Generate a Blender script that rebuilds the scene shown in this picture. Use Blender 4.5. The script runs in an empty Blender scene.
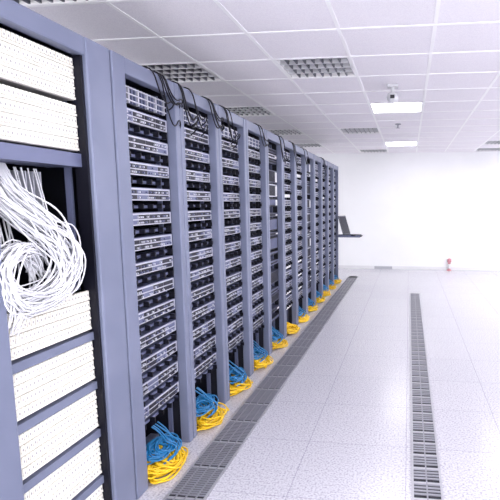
import bpy, bmesh, math, random
from mathutils import Vector, Matrix
random.seed(7)
S=bpy.context.scene
S.view_settings.view_transform='Standard'
S.view_settings.look='None'
S.view_settings.exposure=1.0
COL=S.collection
H=2.15; CEIL=2.565; FX=-1.32; WALLY=11.24

# ---------------- materials ----------------
def mat(name,col,rough=.5,metal=0.0,emit=None,es=0,spec=.5):
    m=bpy.data.materials.new(name); m.use_nodes=True
    b=m.node_tree.nodes['Principled BSDF']
    b.inputs['Base Color'].default_value=(*col,1)
    b.inputs['Roughness'].default_value=rough
    b.inputs['Metallic'].default_value=metal
    b.inputs['Specular IOR Level'].default_value=spec
    if emit:
        b.inputs['Emission Color'].default_value=(*emit,1)
        b.inputs['Emission Strength'].default_value=es
    return m
def noisy(m,c1,c2,scale,lo=.4,hi=.6,bump=0,detail=2):
    nt=m.node_tree; b=nt.nodes['Principled BSDF']
    g=nt.nodes.new('ShaderNodeNewGeometry')
    n=nt.nodes.new('ShaderNodeTexNoise'); n.inputs['Scale'].default_value=scale; n.inputs['Detail'].default_value=detail
    r=nt.nodes.new('ShaderNodeValToRGB')
    r.color_ramp.elements[0].position=lo; r.color_ramp.elements[0].color=(*c1,1)
    r.color_ramp.elements[1].position=hi; r.color_ramp.elements[1].color=(*c2,1)
    nt.links.new(g.outputs['Position'],n.inputs['Vector'])
    nt.links.new(n.outputs['Fac'],r.inputs['Fac'])
    nt.links.new(r.outputs['Color'],b.inputs['Base Color'])
    if bump:
        bp=nt.nodes.new('ShaderNodeBump'); bp.inputs['Strength'].default_value=bump; bp.inputs['Distance'].default_value=.002
        nt.links.new(n.outputs['Fac'],bp.inputs['Height']); nt.links.new(bp.outputs['Normal'],b.inputs['Normal'])
    return m
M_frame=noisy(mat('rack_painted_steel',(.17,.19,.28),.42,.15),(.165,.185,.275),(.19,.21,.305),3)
M_frame2=mat('rack_painted_steel_dark',(.05,.055,.10),.5,.1)  # darker steel colour for inner panels, chassis, some switch faces and keys
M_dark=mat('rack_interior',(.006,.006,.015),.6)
M_blk=mat('black_plastic',(.004,.004,.010),.5,0,None,0,.3)
M_panel=mat('patch_panel_silver',(.54,.545,.62),.35,.2)
M_panel2=mat('patch_panel_lavender',(.14,.155,.26),.4,.2)
M_port=mat('port_black',(.008,.008,.022),.5)
M_cream=noisy(mat('cream_frame_panel',(.9,.87,.78),.4),(.90,.865,.78),(.96,.93,.85),8)
M_creamd=mat('cream_frame_port',(.42,.40,.40),.5)
M_white=mat('white_cable',(.74,.74,.78),.4)
M_yel=mat('yellow_cable',(.88,.56,.012),.4)
M_blu=mat('blue_cable',(.012,.17,.40),.4)
M_pink=mat('pink_plastic',(.62,.26,.30),.4)
M_wallm=noisy(mat('wall_paint',(.95,.95,.96),.7),(.93,.935,.95),(.95,.955,.97),2)
M_tbar=mat('ceiling_tbar',(.97,.96,.97),.5)
M_tile=noisy(mat('ceiling_tile',(.8,.78,.84),.85),(.82,.785,.84),(.90,.87,.91),160,.35,.6,.15)
M_steel=mat('grille_steel',(.42,.42,.46),.35,.3)
M_steeld=mat('grille_steel_dark',(.28,.28,.32),.4,.3)
M_recess=mat('luminaire_recess',(.015,.015,.02),.5)
M_louv=mat('luminaire_louvre',(.11,.11,.14),.3,.5)
M_lamp=mat('luminaire_lamp',(1,1,1),.5,0,(1,.99,1),9)
M_plast=mat('white_plastic',(.8,.8,.82),.4)
M_plast2=mat('louvre_rib',(.6,.6,.63),.4)
M_grey=mat('laptop_grey',(.08,.08,.10),.4)
M_screen=mat('screen_dark',(.02,.02,.035),.2)
M_floor=mat('floor_tile',(.8,.8,.82),.24)
nt=M_floor.node_tree; b=nt.nodes['Principled BSDF']
g=nt.nodes.new('ShaderNodeNewGeometry')
n=nt.nodes.new('ShaderNodeTexNoise'); n.inputs['Scale'].default_value=85; n.inputs['Detail'].default_value=4
r=nt.nodes.new('ShaderNodeValToRGB')
r.color_ramp.elements[0].position=.34; r.color_ramp.elements[0].color=(.38,.37,.43,1)
r.color_ramp.elements[1].position=.54; r.color_ramp.elements[1].color=(.63,.62,.665,1)
nt.links.new(g.outputs['Position'],n.inputs['Vector']); nt.links.new(n.outputs['Fac'],r.inputs['Fac'])
mp=nt.nodes.new('ShaderNodeMapping'); mp.inputs['Location'].default_value=(.59,.10,0)
nt.links.new(g.outputs['Position'],mp.inputs['Vector'])
br=nt.nodes.new('ShaderNodeTexBrick'); br.offset=0; br.squash=1
br.inputs['Scale'].default_value=1; br.inputs['Brick Width'].default_value=.6; br.inputs['Row Height'].default_value=.6
br.inputs['Mortar Size'].default_value=.0022; br.inputs['Mortar Smooth'].default_value=.1
br.inputs['Color1'].default_value=(1,1,1,1); br.inputs['Color2'].default_value=(.97,.97,.98,1); br.inputs['Mortar'].default_value=(.66,.64,.72,1)
nt.links.new(mp.outputs['Vector'],br.inputs['Vector'])
mx=nt.nodes.new('ShaderNodeMixRGB'); mx.blend_type='MULTIPLY'; mx.inputs['Fac'].default_value=1
nt.links.new(r.outputs['Color'],mx.inputs['Color1']); nt.links.new(br.outputs['Color'],mx.inputs['Color2'])
nt.links.new(mx.outputs['Color'],b.inputs['Base Color'])

# ---------------- builders ----------------
class MB:
    def __init__(s): s.v=[];s.f=[];s.mi=[];s.mats=[]
    def m(s,mt):
        if mt not in s.mats: s.mats.append(mt)
        return s.mats.index(mt)
    def box(s,x0,x1,y0,y1,z0,z1,mt,M=None):
        k=len(s.v); P=[(x0,y0,z0),(x1,y0,z0),(x1,y1,z0),(x0,y1,z0),(x0,y0,z1),(x1,y0,z1),(x1,y1,z1),(x0,y1,z1)]
        if M: P=[tuple(M@Vector(p)) for p in P]
        s.v+=P; i=s.m(mt)
        for q in ((3,2,1,0),(4,5,6,7),(0,1,5,4),(1,2,6,5),(2,3,7,6),(3,0,4,7)):
            s.f.append(tuple(k+a for a in q)); s.mi.append(i)
    def lathe(s,c,prof,mt,n=20):
        i=s.m(mt); k=len(s.v)
        for (rr,z) in prof:
            for a in range(n):
                t=2*math.pi*a/n; s.v.append((c[0]+rr*math.cos(t),c[1]+rr*math.sin(t),c[2]+z))
        for j in range(len(prof)-1):
            for a in range(n):
                b2=(a+1)%n
                s.f.append((k+j*n+a,k+j*n+b2,k+(j+1)*n+b2,k+(j+1)*n+a)); s.mi.append(i)
    def mesh(s,name):
        me=bpy.data.meshes.new(name); me.from_pydata(s.v,[],s.f)
        for q in s.mats: me.materials.append(q)
        me.polygons.foreach_set('material_index',s.mi); me.update(); return me
def obj(name,data,loc=(0,0,0),parent=None,bevel=0):
    o=bpy.data.objects.new(name,data); COL.objects.link(o); o.location=loc
    if parent: o.parent=parent
    if bevel:
        m=o.modifiers.new('bev','BEVEL'); m.width=bevel; m.segments=2; m.limit_method='ANGLE'
    return o
def empty(name,loc=(0,0,0)):
    o=bpy.data.objects.new(name,None); COL.objects.link(o); o.location=loc; o.empty_display_size=.1; return o
def cables(name,splines,mt,rad,parent=None,loc=(0,0,0)):
    cu=bpy.data.curves.new(name,'CURVE'); cu.dimensions='3D'; cu.bevel_depth=rad; cu.bevel_resolution=2; cu.resolution_u=3
    for pts,cyc in splines:
        sp=cu.splines.new('NURBS'); sp.points.add(len(pts)-1); sp.order_u=3
        for p,q in zip(sp.points,pts): p.co=(*q,1)
        sp.use_cyclic_u=cyc; sp.use_endpoint_u=not cyc
    t=bpy.data.objects.new('tmp',cu); COL.objects.link(t)
    dg=bpy.context.evaluated_depsgraph_get(); dg.update()
    me=bpy.data.meshes.new_from_object(t.evaluated_get(dg)); me.name=name
    bpy.data.objects.remove(t); me.materials.clear(); me.materials.append(mt)
    for p in me.polygons: p.use_smooth=True
    return obj(name,me,loc,parent)

# ---------------- room ----------------
X0,X1,Y0=-4.2,4.4,-1.5
def slab(name,a,mt):
    m=MB(); m.box(*a,mt); return obj(name,m.mesh(name))
slab('floor',(X0,X1,Y0,WALLY,-.1,0),M_floor)
slab('wall_back',(X0-.1,X1+.1,WALLY,WALLY+.1,-.1,CEIL+.3),M_wallm)
slab('wall_left',(X0-.1,X0,Y0,WALLY,-.1,CEIL+.3),M_wallm)
slab('wall_right',(X1,X1+.1,Y0,WALLY,-.1,CEIL+.3),M_wallm)
m=MB(); m.box(X0,X1,WALLY-.012,WALLY,0,.07,M_plast); obj('baseboard_back',m.mesh('baseboard_back'))

GX=-.46; GY=2.11
fix={}
def ci(x,y): return (round((x-GX)/.6),round((y-GY)/.6))
for y in (2.11,3.91,5.71,7.51,9.31): fix[ci(-2.26,y)]='off'
for y in (.31,3.91,7.51,10.51): fix[ci(-1.06,y)]='off'
for y in (.31,5.71,9.31): fix[ci(-.46,y)]='on'
for y in (.31,3.91,7.51): fix[ci(1.34,y)]='on'
for y in (9.31,10.51): fix[ci(1.34,y)]='off'
for y in (.31,2.11,3.91,5.71,7.51,9.31,10.51): fix[ci(3.14,y)]='on'  # out-of-view row, all lit to brighten the back wall
for y in (7.51,9.31): fix[ci(2.54,y)]='on'  # extra unseen lit panels, added to brighten the back wall
for y in (.31,3.11,5.51,7.91,9.71): fix[ci(-3.46,y)]='on'
m=MB()
ix0=math.floor((X0-GX)/.6); ix1=math.ceil((X1-GX)/.6); iy0=math.floor((Y0-GY)/.6); iy1=math.ceil((WALLY-GY)/.6)
for a in range(ix0,ix1):
    for c in range(iy0,iy1):
        if fix.get((a,c)): continue
        x=GX+a*.6; y=GY+c*.6
        m.box(max(x,X0),min(x+.6,X1),max(y,Y0),min(y+.6,WALLY),CEIL,CEIL+.015,M_tile)
for a in range(ix0,ix1+1):
    x=GX+a*.6
    if X0<x<X1: m.box(x-.012,x+.012,Y0,WALLY,CEIL-.003,CEIL+.001,M_tbar)
for c in range(iy0,iy1+1):
    y=GY+c*.6
    if Y0<y<WALLY: m.box(X0,X1,y-.012,y+.012,CEIL-.0035,CEIL+.001,M_tbar)
m.box(X0,X1,Y0,WALLY,CEIL+.14,CEIL+.2,M_wallm)
obj('ceiling',m.mesh('ceiling'))
def lum(on):
    m=MB()
    m.box(0.012,.588,.012,.588,.09,.10,M_recess)
    for s in (0,1):
        a=.012+s*.564
        m.box(a,a+.012,.012,.588,-.002,.10,M_tbar); m.box(.012,.588,a,a+.012,-.002,.10,M_tbar)
    if on:
        m.box(.026,.574,.026,.574,.004,.012,M_lamp)
    else:
        for k in range(1,8): m.box(.024+.552*k/8-.006,.024+.552*k/8+.006,.024,.576,.0,.05,M_louv)
        for k in range(1,4): m.box(.024,.576,.024+.552*k/4-.010,.024+.552*k/4+.010,-.001,.05,M_plast2)
        for k in range(4):
            y=.024+.552*(k+.5)/4
            m.box(.03,.57,y-.010,y+.010,.06,.08,M_tbar)
    return m.mesh('ceiling_light_panel_lit' if on else 'ceiling_light_panel_louvre')
L_on,L_off=lum(True),lum(False)
for (a,c),st in fix.items():
    if st: obj('ceiling_light_panel',L_on if st=='on' else L_off,(GX+a*.6,GY+c*.6,CEIL))

# ---------------- racks ----------------
def frame_mesh(w,pw,D=.9,name='frame',pl=None):
    m=MB(); pl=pl or pw
    for (a,b2) in ((.003,pl),(w-pw,w-.003)):
        m.box(-.06,0,a,b2,0,H,M_frame)
        m.box(-D,-D+.05,a,b2,0,H,M_frame)
    m.box(-.06,-.004,pl,w-pw,H-.075,H,M_frame)
    m.box(-.26,-.20,pl,w-pw,0,.05,M_frame)
    return m.mesh(name)
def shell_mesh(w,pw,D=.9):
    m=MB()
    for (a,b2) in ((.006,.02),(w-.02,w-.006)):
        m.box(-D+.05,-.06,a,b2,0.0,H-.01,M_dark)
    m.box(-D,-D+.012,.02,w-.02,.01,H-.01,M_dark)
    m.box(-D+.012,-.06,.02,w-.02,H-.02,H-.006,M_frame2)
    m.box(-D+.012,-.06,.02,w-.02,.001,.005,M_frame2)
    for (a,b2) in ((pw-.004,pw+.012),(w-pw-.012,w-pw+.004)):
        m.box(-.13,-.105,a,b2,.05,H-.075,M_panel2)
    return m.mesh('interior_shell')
def units_mesh(w,pw,seed,style=0):
    R=random.Random(seed); m=MB()
    a,b2=pw+.006,w-pw-.006; W=b2-a
    m.box(-.10,-.07,a,b2,H-.19,H-.10,M_blk)
    for k in range(16):
        y=a+W*(k+.5)/16; m.box(-.07,-.055,y-.006,y+.006,H-.185,H-.105,M_panel2 if k%3 else M_panel)
    for k in range(3):
        z=H-.175+k*.03; m.box(-.058,-.05,a,b2,z,z+.006,M_panel)
    z=H-.215; step=.128
    n=0
    while z>.30:
        pz=z-.062
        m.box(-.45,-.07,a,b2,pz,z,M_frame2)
        m.box(-.07,-.052,a,b2,pz,z,M_panel)
        m.box(-.3,-.052,a,b2,z,z+.004,M_panel2)
        for k in range(4):
            y0=a+.014+k*(W-.028)/4; bw=(W-.028)/4-.008
            for zz,hh in ((pz+.006,.021),(pz+.034,.020)):
                m.box(-.052,-.049,y0,y0+bw,zz,zz+hh,M_panel2 if (k+n)%4==0 else M_port)
                for q in range(6):
                    yy=y0+bw*(q+.5)/6
                    if R.random()<.45: m.box(-.049,-.040,yy-.004,yy+.004,zz+.004,zz+.013,M_panel if R.random()<.6 else M_panel2)
        z2=pz-.014
        m.box(-.14,-.060,a,b2,z2-.026,z2-.012,M_panel2)
        for k in range(5):
            y=a+W*(k+.5)/5
            m.box(-.060,-.03,y-.004,y+.004,z2-.03,z2-.004,M_blk)
        if style==1 and R.random()<.25:
            z-=.045
            m.box(-.4,-.06,a,b2,z-.095,z-.06,M_plast)
        z-=step; n+=1
    return m.mesh('patch_panels')
def switch_mesh(w,pw,seed):
    R=random.Random(seed); m=MB(); a,b2=pw+.006,w-pw-.006; W=b2-a; z=H-.13
    while z>.25:
        h=R.choice((.044,.044,.088,.13)); mt=R.choice((M_panel,M_panel2,M_frame2,M_frame2,M_blk))
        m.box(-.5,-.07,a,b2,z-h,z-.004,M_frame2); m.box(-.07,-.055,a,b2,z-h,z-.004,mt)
        for k in range(12):
            y=a+.02+(W-.04)*k/12
            m.box(-.055,-.051,y,y+.022,z-h+.012,z-.016,M_port if mt!=M_blk else M_panel2)
        if R.random()<.5: m.box(-.055,-.048,b2-.09,b2-.02,z-h+.01,z-.02,M_plast)
        z-=h+R.choice((.01,.01,.045,.06))
    return m.mesh('switches')
W=.6; PW=.054
F1=frame_mesh(W,PW); S1=shell_mesh(W,PW)
U=[units_mesh(W,PW,s) for s in (1,2,3)]; U2=[units_mesh(W,PW,s,1) for s in (4,5)]; SW=[switch_mesh(W,PW,s) for s in (8,9)]
RY=2.235
racks=[]
for i in range(12):
    y=RY+.6*i
    if i==0:
        e=empty('server_rack',(FX,y-.065,0)); racks.append(e)
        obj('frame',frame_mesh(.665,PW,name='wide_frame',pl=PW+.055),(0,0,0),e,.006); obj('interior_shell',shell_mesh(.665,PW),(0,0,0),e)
        obj('patch_panels',U[0],(0,.060,0),e); continue
    e=empty('server_rack',(FX,y,0)); racks.append(e)
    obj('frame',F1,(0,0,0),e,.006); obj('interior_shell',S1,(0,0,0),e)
    if i in (4,7): obj('switches',SW[i%2],(0,0,0),e)
    else: obj('patch_panels',(U[i%3] if i<4 else U2[i%2]),(0,0,0),e)
# big distribution frame nearest the camera
W0=.86; P0=.17; Y00=RY-.065-W0-.006
e=empty('fiber_distribution_cabinet',(FX,Y00,0))
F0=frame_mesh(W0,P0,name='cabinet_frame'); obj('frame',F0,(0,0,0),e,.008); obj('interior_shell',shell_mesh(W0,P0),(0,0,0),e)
m=MB(); m.box(-.075,-.02,W0-P0-.014,W0-P0+.004,.05,H-.075,M_blk); m.box(-.075,-.02,P0-.004,P0+.012,.05,H-.075,M_blk)
a,b2=P0+.012,W0-P0-.014
def cream(z0,z1):
    m.box(-.2,-.06,a,b2,z0,z1,M_creamd)
    m.box(-.199,-.058,a,b2,z1-.006,z1,M_cream)
    rows=max(1,int(round((z1-z0)/.045)))
    for rr in range(rows):
        zz=z0+(z1-z0)*rr/rows; hh=(z1-z0)/rows
        m.box(-.06,-.052,a,b2,zz+.003,zz+.012,M_cream)
        for k in range(24):
            y=a+.004+(b2-a-.008)*k/24
            m.box(-.06,-.050,y+.0015,y+.0170,zz+.014,zz+hh-.001,M_cream)
            m.box(-.050,-.0485,y+.007,y+.012,zz+hh*.5,zz+hh*.70,M_creamd)
cream(1.895,2.06); cream(1.69,1.875)
m.box(-.2,-.045,a,b2,1.625,1.68,M_panel2)
z=1.10
while z>.2:
    cream(z-.175,z); m.box(-.2,-.045,a,b2,z-.22,z-.185,M_frame); z-=.225
for k in range(10):
    y=a+.03+k*.04; m.box(-.25,-.16,y,y+.006,1.42,1.60,M_panel)
obj('terminal_blocks',m.mesh('terminal_blocks'),(0,0,0),e)
# white fibre bundle: loose hanging strands
sp=[]
R=random.Random(3)
for k in range(70):
    s=R.random(); y0=a+.01+R.uniform(0,.18); dz=R.uniform(-.07,.06)
    xo=R.uniform(-.05,.02)
    q=lambda d: R.uniform(-d,d)
    yr=b2-.105-.14*R.random()**1.3
    pts=[(-.14,y0,1.62),(-.10,y0+q(.02),1.53+q(.02)),(xo-.03,y0+.04+q(.03),1.45+q(.03)),(xo,y0+.10+q(.03),1.39+dz*.5+q(.02)),
         (xo+.01,yr-.03,1.33+dz+q(.03)),(xo+.015,yr,1.25+dz*.8+q(.03)),(xo+.01,yr-.05,1.18+dz*.6+q(.03)),(xo,yr-.14,1.13+dz*.6+q(.03)),
         (xo,a+.03+q(.05),1.13+dz*.5+q(.04)),(xo,a-.03+q(.03),1.22+q(.05)),(xo,a+.03+q(.05),1.31+q(.04)),(xo-.02,a+.15+q(.06),1.32+q(.04)),(-.07,a+.22+q(.06),1.24+q(.06))]
    sp.append((pts,False))
for k in range(14):
    y=a+.01+R.uniform(0,.36); pts=[(-.15,y,1.61),(-.13,y+R.uniform(-.01,.01),1.50),(-.10,y+R.uniform(-.03,.01),1.40),(-.09,y+R.uniform(-.05,0),1.28),(-.09,y+R.uniform(-.08,0),1.18),(-.09,y-.05,1.10)]
    sp.append((pts,False))
for k in range(10):
    y=a+R.uniform(0,.1); pts=[(-.08,y,1.25),(-.01,y+R.uniform(-.03,.03),1.18),(.0,y+R.uniform(-.05,.02),1.08),(-.03,y+R.uniform(-.05,0),R.uniform(.98,1.05))]
    sp.append((pts,False))
cables('fiber_bundle',sp,M_white,.0028,e)

# ---------------- floor cables ----------------
def pile(seed,big=1):
    R=random.Random(seed); ye=[];bl=[]
    for k in range(int(26*big)):
        cy=.27+R.uniform(-.06,.06); cx=R.uniform(-.05,.03); rx=R.uniform(.03,.085); ry=R.uniform(.06,.16)*(.9+.1*big); z=.01+.07*R.random()
        pts=[]
        for j in range(10):
            t=2*math.pi*j/10; pts.append((cx+rx*math.cos(t)+R.uniform(-.008,.008),cy+ry*math.sin(t)+R.uniform(-.01,.01),max(.0075,z*(1-.5*max(0,math.cos(t)))+R.uniform(-.006,.010))))
        ye.append((pts,True))
    for k in range(4):
        y=.2+R.uniform(0,.2); ye.append(([(-.12,y,.10),(-.06,y+.02,.09),(0,y+R.uniform(-.04,.04),.06),(.05,y+.03,.03),(.09,y+R.uniform(-.1,.1),.008),(.05,y+.1,.008)],False))
    for k in range(16):
        cy=.30+R.uniform(-.06,.06); cx=-.055+R.uniform(-.02,.025); rx=R.uniform(.03,.06); ry=R.uniform(.05,.16); z=.085+.03*R.random()
        pts=[]
        for j in range(10):
            t=2*math.pi*j/10; pts.append((cx+rx*math.cos(t)+R.uniform(-.008,.008),cy+ry*math.sin(t)+R.uniform(-.01,.01),z-.02*math.cos(t)+R.uniform(-.006,.010)))
        bl.append((pts,True))
    for k in range(4):
        y=.32+R.uniform(0,.10); bl.append(([(-.12,y,.20),(-.08,y+.02,.16),(-.03,y+R.uniform(-.02,.03),.12),(.02,y+.02,.09),(.03+R.uniform(0,.03),y-.05,.06),(.02,y-.15,.06)],False))
    return ye,bl
for i in range(12):
    ye,bl=pile(20+i,1.4 if i in (0,5) else 1)
    e=empty('patch_cable_bundle',(FX-.005,RY-.02+.6*i,0))
    cables('yellow_cables',ye,M_yel,.0048,e)
    if i!=5: cables('blue_cables',bl,M_blu,.0048,e)
# black cables at rack tops
for i,(ri,yo) in enumerate(((0,.52),(1,.15),(1,.45),(2,.2),(3,.4),(4,.6),(5,.5),(6,.6),(9,.2))):
    R=random.Random(50+i); sp=[]
    for k in range(5 if i<3 else 3):
        y=R.uniform(-.1,.1); d=R.uniform(.10,.28)
        sp.append(([(-.2,y,H+.01),(-.05,y,H+.02),(.01,y+.02,H+.005),(.02,y+.05,H-d*.6),(.025,y+.12,H-d),(.02,y+.2,H-d*.7),(.0,y+.26,H-d*.9),(-.05,y+.27,H-d*1.0)],False))
    cables('power_cables',sp,M_blk,.0038,racks[ri],(0,yo-.1,0))

# ---------------- floor grilles ----------------
def grille(x0,x1,y0,y1,seg,bar,mf,mb,mid):
    m=MB(); m.box(x0,x1,y0,y1,.0005,.002,M_dark); fr=.012  # black sheet stands in for the shaded void under the bars
    m.box(x0,x0+fr,y0,y1,.002,.007,mf); m.box(x1-fr,x1,y0,y1,.002,.007,mf)
    if mid:
        for q in mid: xx=x0+(x1-x0)*q; m.box(xx-.004,xx+.004,y0,y1,.002,.0068,mb)
    y=y0
    while y<y1-.01:
        m.box(x0+fr,x1-fr,y,y+.018,.002,.0065,mf)
        yy=y+.018+bar
        while yy<y+seg-.004:
            m.box(x0+fr,x1-fr,yy,min(yy+bar*.55,y1),.002,.006,mb); yy+=bar
        y+=seg
    return m.mesh('floor_vent_grille')
obj('floor_vent_grille',grille(-1.195,-.985,.4,9.8,.30,.020,M_steel,M_steeld,(.25,.5,.75)))
obj('floor_vent_grille',grille(.04,.20,.4,8.13,.15,.030,M_steel,M_steeld,(.5,)))

# ---------------- console tray ----------------
e=empty('console_laptop_tray',(FX+.206,9.12,.86))
m=MB(); m.box(-.0,.46,0,.26,0,.018,M_blk); m.box(0,.44,-.012,0,-.01,.03,M_panel2); m.box(0,.44,.26,.272,-.01,.03,M_panel2)
obj('tray',m.mesh('tray'),(-.2,0,0),e,.003)
m=MB(); RZ=Matrix.Translation((.24,.13,0))@Matrix.Rotation(math.radians(-22),4,'Z')@Matrix.Translation((-.2,-.13,0))
m.box(.12,.36,.01,.25,.019,.036,M_blk,RZ)
for r1 in range(5):
    for c in range(12): m.box(.20+r1*.024,.218+r1*.024,.025+c*.0175,.039+c*.0175,.036,.039,M_frame2,RZ)
T=RZ@Matrix.Translation((.13,0,.036))@Matrix.Rotation(math.radians(-18),4,'Y')
m.box(-.010,.006,-.0,.26,0,.36,M_grey,T); m.box(.006,.008,.015,.245,.02,.34,M_screen,T)
obj('laptop',m.mesh('laptop'),(-.2,0,0),e)

# ---------------- ceiling detector, sprinkler ----------------
m=MB(); m.box(-.22,-.12,4.82,4.92,CEIL-.025,CEIL-.002,M_plast2)
m.lathe((-.17,4.87,CEIL-.025),[(.018,0),(.018,-.045),(.045,-.055),(.055,-.085),(.048,-.115),(.03,-.135),(.0,-.142)],M_plast2)
m.box(-.19,-.15,4.805,4.82,CEIL-.13,CEIL-.10,M_recess)
obj('ceiling_motion_detector',m.mesh('ceiling_motion_detector'))
m=MB(); m.lathe((-.17,7.2,CEIL-.001),[(.04,0),(.04,-.01),(.012,-.015),(.012,-.05),(.03,-.055),(.0,-.06)],M_steeld); obj('ceiling_fire_sprinkler',m.mesh('fire_sprinkler'))
m=MB(); m.lathe((.9,WALLY-.12,0),[(0,0),(.05,0),(.05,.015),(.03,.03),(.03,.18),(.045,.19),(.045,.25),(.02,.27),(0,.275)],M_pink); m.lathe((.9,WALLY-.12,0),[(.0315,.05),(.0315,.15)],M_plast); obj('floor_bollard',m.mesh('floor_bollard'))
m=MB(); m.box(-.75,-.35,WALLY-.02,WALLY-.012,0.0,.06,M_steel)
obj('wall_outlet_strip',m.mesh('wall_outlet_strip'))

# ---------------- lights ----------------
w=bpy.data.worlds.new('w'); S.world=w; w.use_nodes=True
w.node_tree.nodes['Background'].inputs['Color'].default_value=(.95,.95,1,1)
w.node_tree.nodes['Background'].inputs['Strength'].default_value=2.5

# ---------------- camera ----------------
cam=bpy.data.cameras.new('camera'); co=bpy.data.objects.new('camera',cam); COL.objects.link(co)
cam.sensor_width=36; cam.lens=36; cam.shift_x=-.184; cam.shift_y=.044; cam.clip_start=.02
p=math.atan(.138); th=math.atan(67*math.cos(p)/500)
Fv=Vector((-math.sin(th)*math.cos(p),math.cos(th)*math.cos(p),-math.sin(p)))
Rv=Vector((math.cos(th),math.sin(th),0)); Uv=Rv.cross(Fv)
mw=Matrix((( Rv.x,Uv.x,-Fv.x,0),(Rv.y,Uv.y,-Fv.y,0),(Rv.z,Uv.z,-Fv.z,1.476),(0,0,0,1)))
co.matrix_world=mw
S.camera=co
